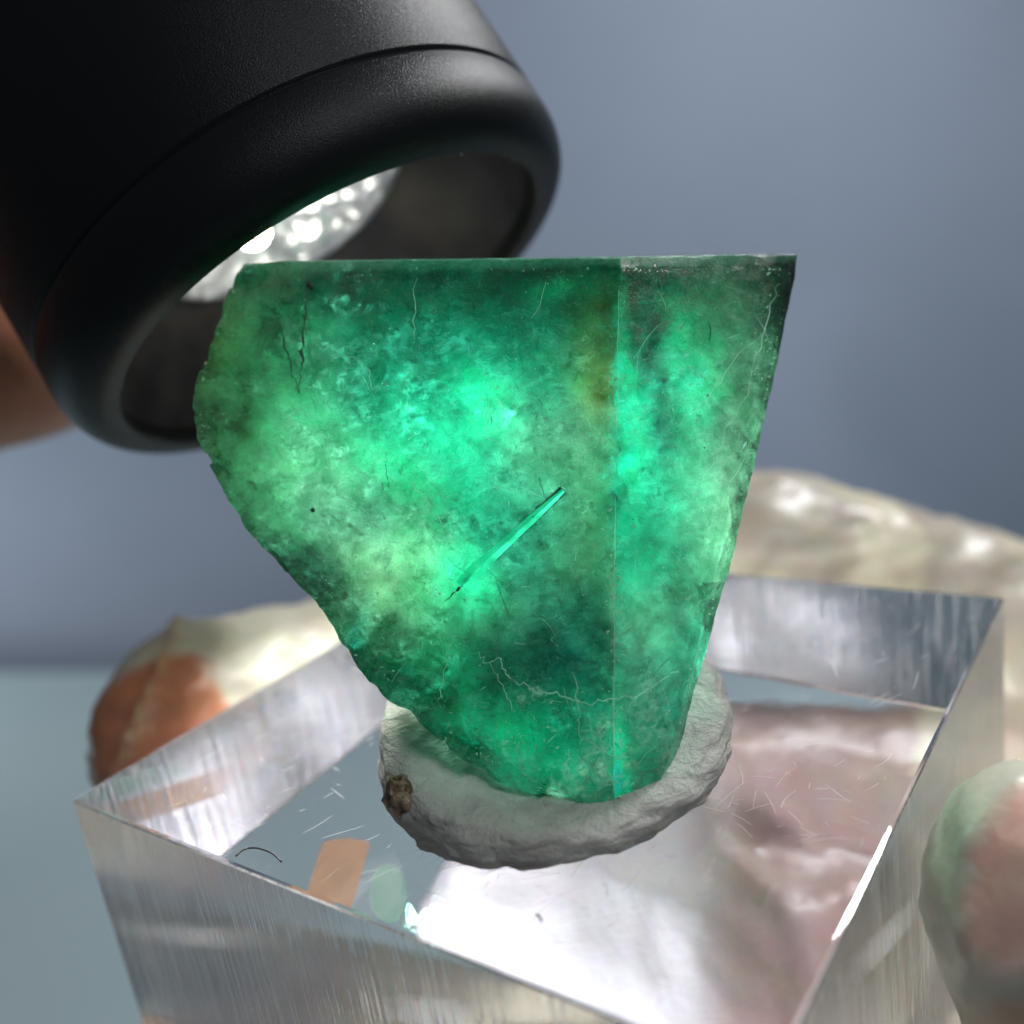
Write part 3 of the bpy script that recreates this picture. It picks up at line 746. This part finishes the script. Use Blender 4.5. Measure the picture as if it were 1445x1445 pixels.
# ------------------------------------------------------------------ hands
def capsule_parts(chain):
    """chain of (point, radius): overlapping tapered capsules"""
    out = []
    for (p, r), (q, s) in zip(chain[:-1], chain[1:]):
        n = max(2, int((q - p).length / (0.25 * min(r, s))))
        for i in range(n + 1): out.append((p.lerp(q, i / n), r + (s - r) * i / n))
    return out
def grown(name, chains, voxel, disp=None):
    bm = bmesh.new()
    for ch in chains:
        for c, r in capsule_parts(ch):
            m_ = Matrix.Translation(c) @ Matrix.Scale(r, 4)
            bmesh.ops.create_icosphere(bm, subdivisions=2, radius=1, matrix=m_)
    me = bpy.data.meshes.new('tmp'); bm.to_mesh(me); bm.free()
    o = bpy.data.objects.new('tmp', me); C.objects.link(o)
    md = o.modifiers.new('r', 'REMESH'); md.mode = 'VOXEL'; md.voxel_size = voxel
    sm = o.modifiers.new('s', 'SMOOTH'); sm.factor = .5; sm.iterations = 12
    dg = bpy.context.evaluated_depsgraph_get(); dg.update()
    res = bpy.data.meshes.new_from_object(o.evaluated_get(dg)); res.name = name
    bpy.data.objects.remove(o)
    return res
def verts(me):
    a = np.empty(len(me.vertices) * 3, np.float64); me.vertices.foreach_get('co', a); return a.reshape(-1, 3)
def norms(me):
    a = np.empty(len(me.vertices) * 3, np.float64); me.vertices.foreach_get('normal', a); return a.reshape(-1, 3)
def pxof(A):
    q = A - Cc; x = q @ Rr; y = q @ Dd; z = q @ Ff; z = np.maximum(z, .1); return x / z * F_PX + 722.5, y / z * F_PX + 722.5, z
def settone(me, tone):
    ca = me.color_attributes.new('Tone', 'FLOAT_COLOR', 'POINT')
    ca.data.foreach_set('color', np.concatenate([np.clip(tone, 0, 1), np.ones((len(tone), 1))], 1).astype(np.float32).ravel())
def K(px, py, d, r): return (at(px, py, d), r)
index = [K(268, 1048, 9.0, .95), K(290, 1016, 9.4, 1.03), K(420, 985, 10.2, 1.03), K(640, 930, 11.5, 1.08), K(850, 880, 12.2, 1.18), K(1080, 800, 12.0, 1.25), K(1230, 850, 12.0, 1.32), K(1400, 920, 12.0, 1.5), K(1620, 1080, 11.0, 2.0)]
palm = [K(1620, 1080, 11.0, 2.0), K(1780, 1300, 9.5, 2.0), K(1800, 1500, 7.8, 1.8)]
thumb = [K(1800, 1500, 7.8, 1.6), K(1700, 1480, 6.4, 1.1), K(1560, 1400, 5.4, .85), K(1504, 1310, 5.1, .74), K(1484, 1250, 5.0, .68)]
middle = [K(1750, 1300, 9.5, 1.6), K(1350, 1350, 10.5, 1.3), K(1020, 1330, 10.6, 1.25), K(840, 1330, 10.0, 1.25)]
ring = [K(1800, 1500, 9, 1.6), K(1400, 1560, 9.5, 1.3), K(1050, 1560, 9.3, 1.25), K(800, 1520, 8.8, 1.2)]
gm = grown('gloved_hand', [index, palm, thumb, middle, ring], .11)
A = verts(gm); N = norms(gm); px, py, dz = pxof(A)
wr = (fbm(A * np.array([2.2, 2.2, 1.2]) + fbm(A * .8, 5, 2)[:, None] * 3, 9, 4) - .5)
fold = np.sin((A @ (Rr * 5.2 + Dd * 1.2)) + 5 * fbm(A * .7, 15, 3))
kn = np.clip(1 - np.hypot((px - 1240) / 260, (py - 760) / 130), 0, 1)
A2 = A + N * (wr * .14 + fold * kn * .03 - np.abs(fbm(A * np.array([1.6, 1.6, 5]), 33, 3) - .5) * .14)[:, None]
# loose fold of latex over the finger tip
q = np.stack([px, py], 1); a0 = np.array([240, 905.]); a1 = np.array([165, 1095.]); dl_ = (a1 - a0) / np.linalg.norm(a1 - a0)
sd = np.abs((q - a0) @ np.array([-dl_[1], dl_[0]])); al = (q - a0) @ dl_
fr_ = np.exp(-(sd / 5) ** 2) * (al > -30) * (dz < 9.9)
A2 += N * (fr_ * .10)[:, None]
cream = np.array([.64, .60, .48]); skinc = np.array([.62, .22, .11]); pink = np.array([.80, .46, .38]); tone = np.tile(cream, (len(A), 1))
def blend(mask, c):
    global tone
    m_ = np.clip(mask, 0, 1)[:, None]; tone = tone * (1 - m_) + np.array(c) * m_
def sstep(a, b, x): t_ = np.clip((x - a) / (b - a), 0, 1); return t_ * t_ * (3 - 2 * t_)
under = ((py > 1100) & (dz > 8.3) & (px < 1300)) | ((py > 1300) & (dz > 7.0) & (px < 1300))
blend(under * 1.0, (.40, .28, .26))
blend(under * sstep(1080, 960, px), (.88, .87, .88))  # brightness of the fingers under the block, painted as whiter tone
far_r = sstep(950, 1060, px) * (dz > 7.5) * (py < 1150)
blend(far_r * .8, (.36, .31, .25))  # shaded beige of the glove's right part, painted into the tone
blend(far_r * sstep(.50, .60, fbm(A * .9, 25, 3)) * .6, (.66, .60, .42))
ytop = np.interp(px, [110, 150, 215, 275, 400], [1000, 950, 915, 905, 905]); xrt = np.interp(py, [900, 990, 1100], [275, 335, 380])
tipm = sstep(0, 26, py - ytop) * sstep(0, 22, xrt - px) * (dz < 10.2)
blend(tipm * .95, skinc); blend(fr_ * .85, (.72, .50, .34))
xb = np.interp(py, [1095, 1150, 1200, 1260, 1320, 1360], [1450, 1390, 1362, 1350, 1364, 1380])
th = (dz < 6.4)
blend(sstep(0, 10, px - xb) * sstep(1385, 1350, py) * th * .92, pink)
blend(sstep(1400, 1425, py) * sstep(1350, 1380, px) * th * .7, (.70, .42, .22))
lip = np.exp(-((px - xb + 10) / 9) ** 2) * (py > 1080) * (py < 1400) * th
A2 += N * (lip * .05)[:, None]
A2 -= N * (sstep(0, 30, px - xb) * sstep(1385, 1340, py) * th * .05)[:, None]
gm.vertices.foreach_set('co', A2.ravel()); gm.update()
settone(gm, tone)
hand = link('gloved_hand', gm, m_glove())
tag(hand, 'hand in a cream latex glove holding the acrylic block by its sides', 'hand')

bare = [K(-420, 560, 11.5, 1.5), K(-150, 555, 11.2, .95), K(20, 520, 11.0, .9), K(150, 480, 11.6, .85)]
bare2 = [K(-420, 560, 11.5, 1.5), K(-260, 360, 12, .95), K(-60, 330, 12.4, .9), K(60, 300, 12.8, .85)]
palm2 = [K(-420, 560, 11.5, 1.5), K(-620, 360, 12, 2.2), K(-800, 100, 12, 2.0)]
hm = grown('bare_hand', [bare, bare2, palm2], .12)
A = verts(hm); settone(hm, np.tile(np.array([.50, .22, .13]), (len(A), 1)))
o = link('bare_hand', hm, m_glove('bare_skin'))
tag(o, 'bare hand behind the black flashlight at the left edge', 'hand')
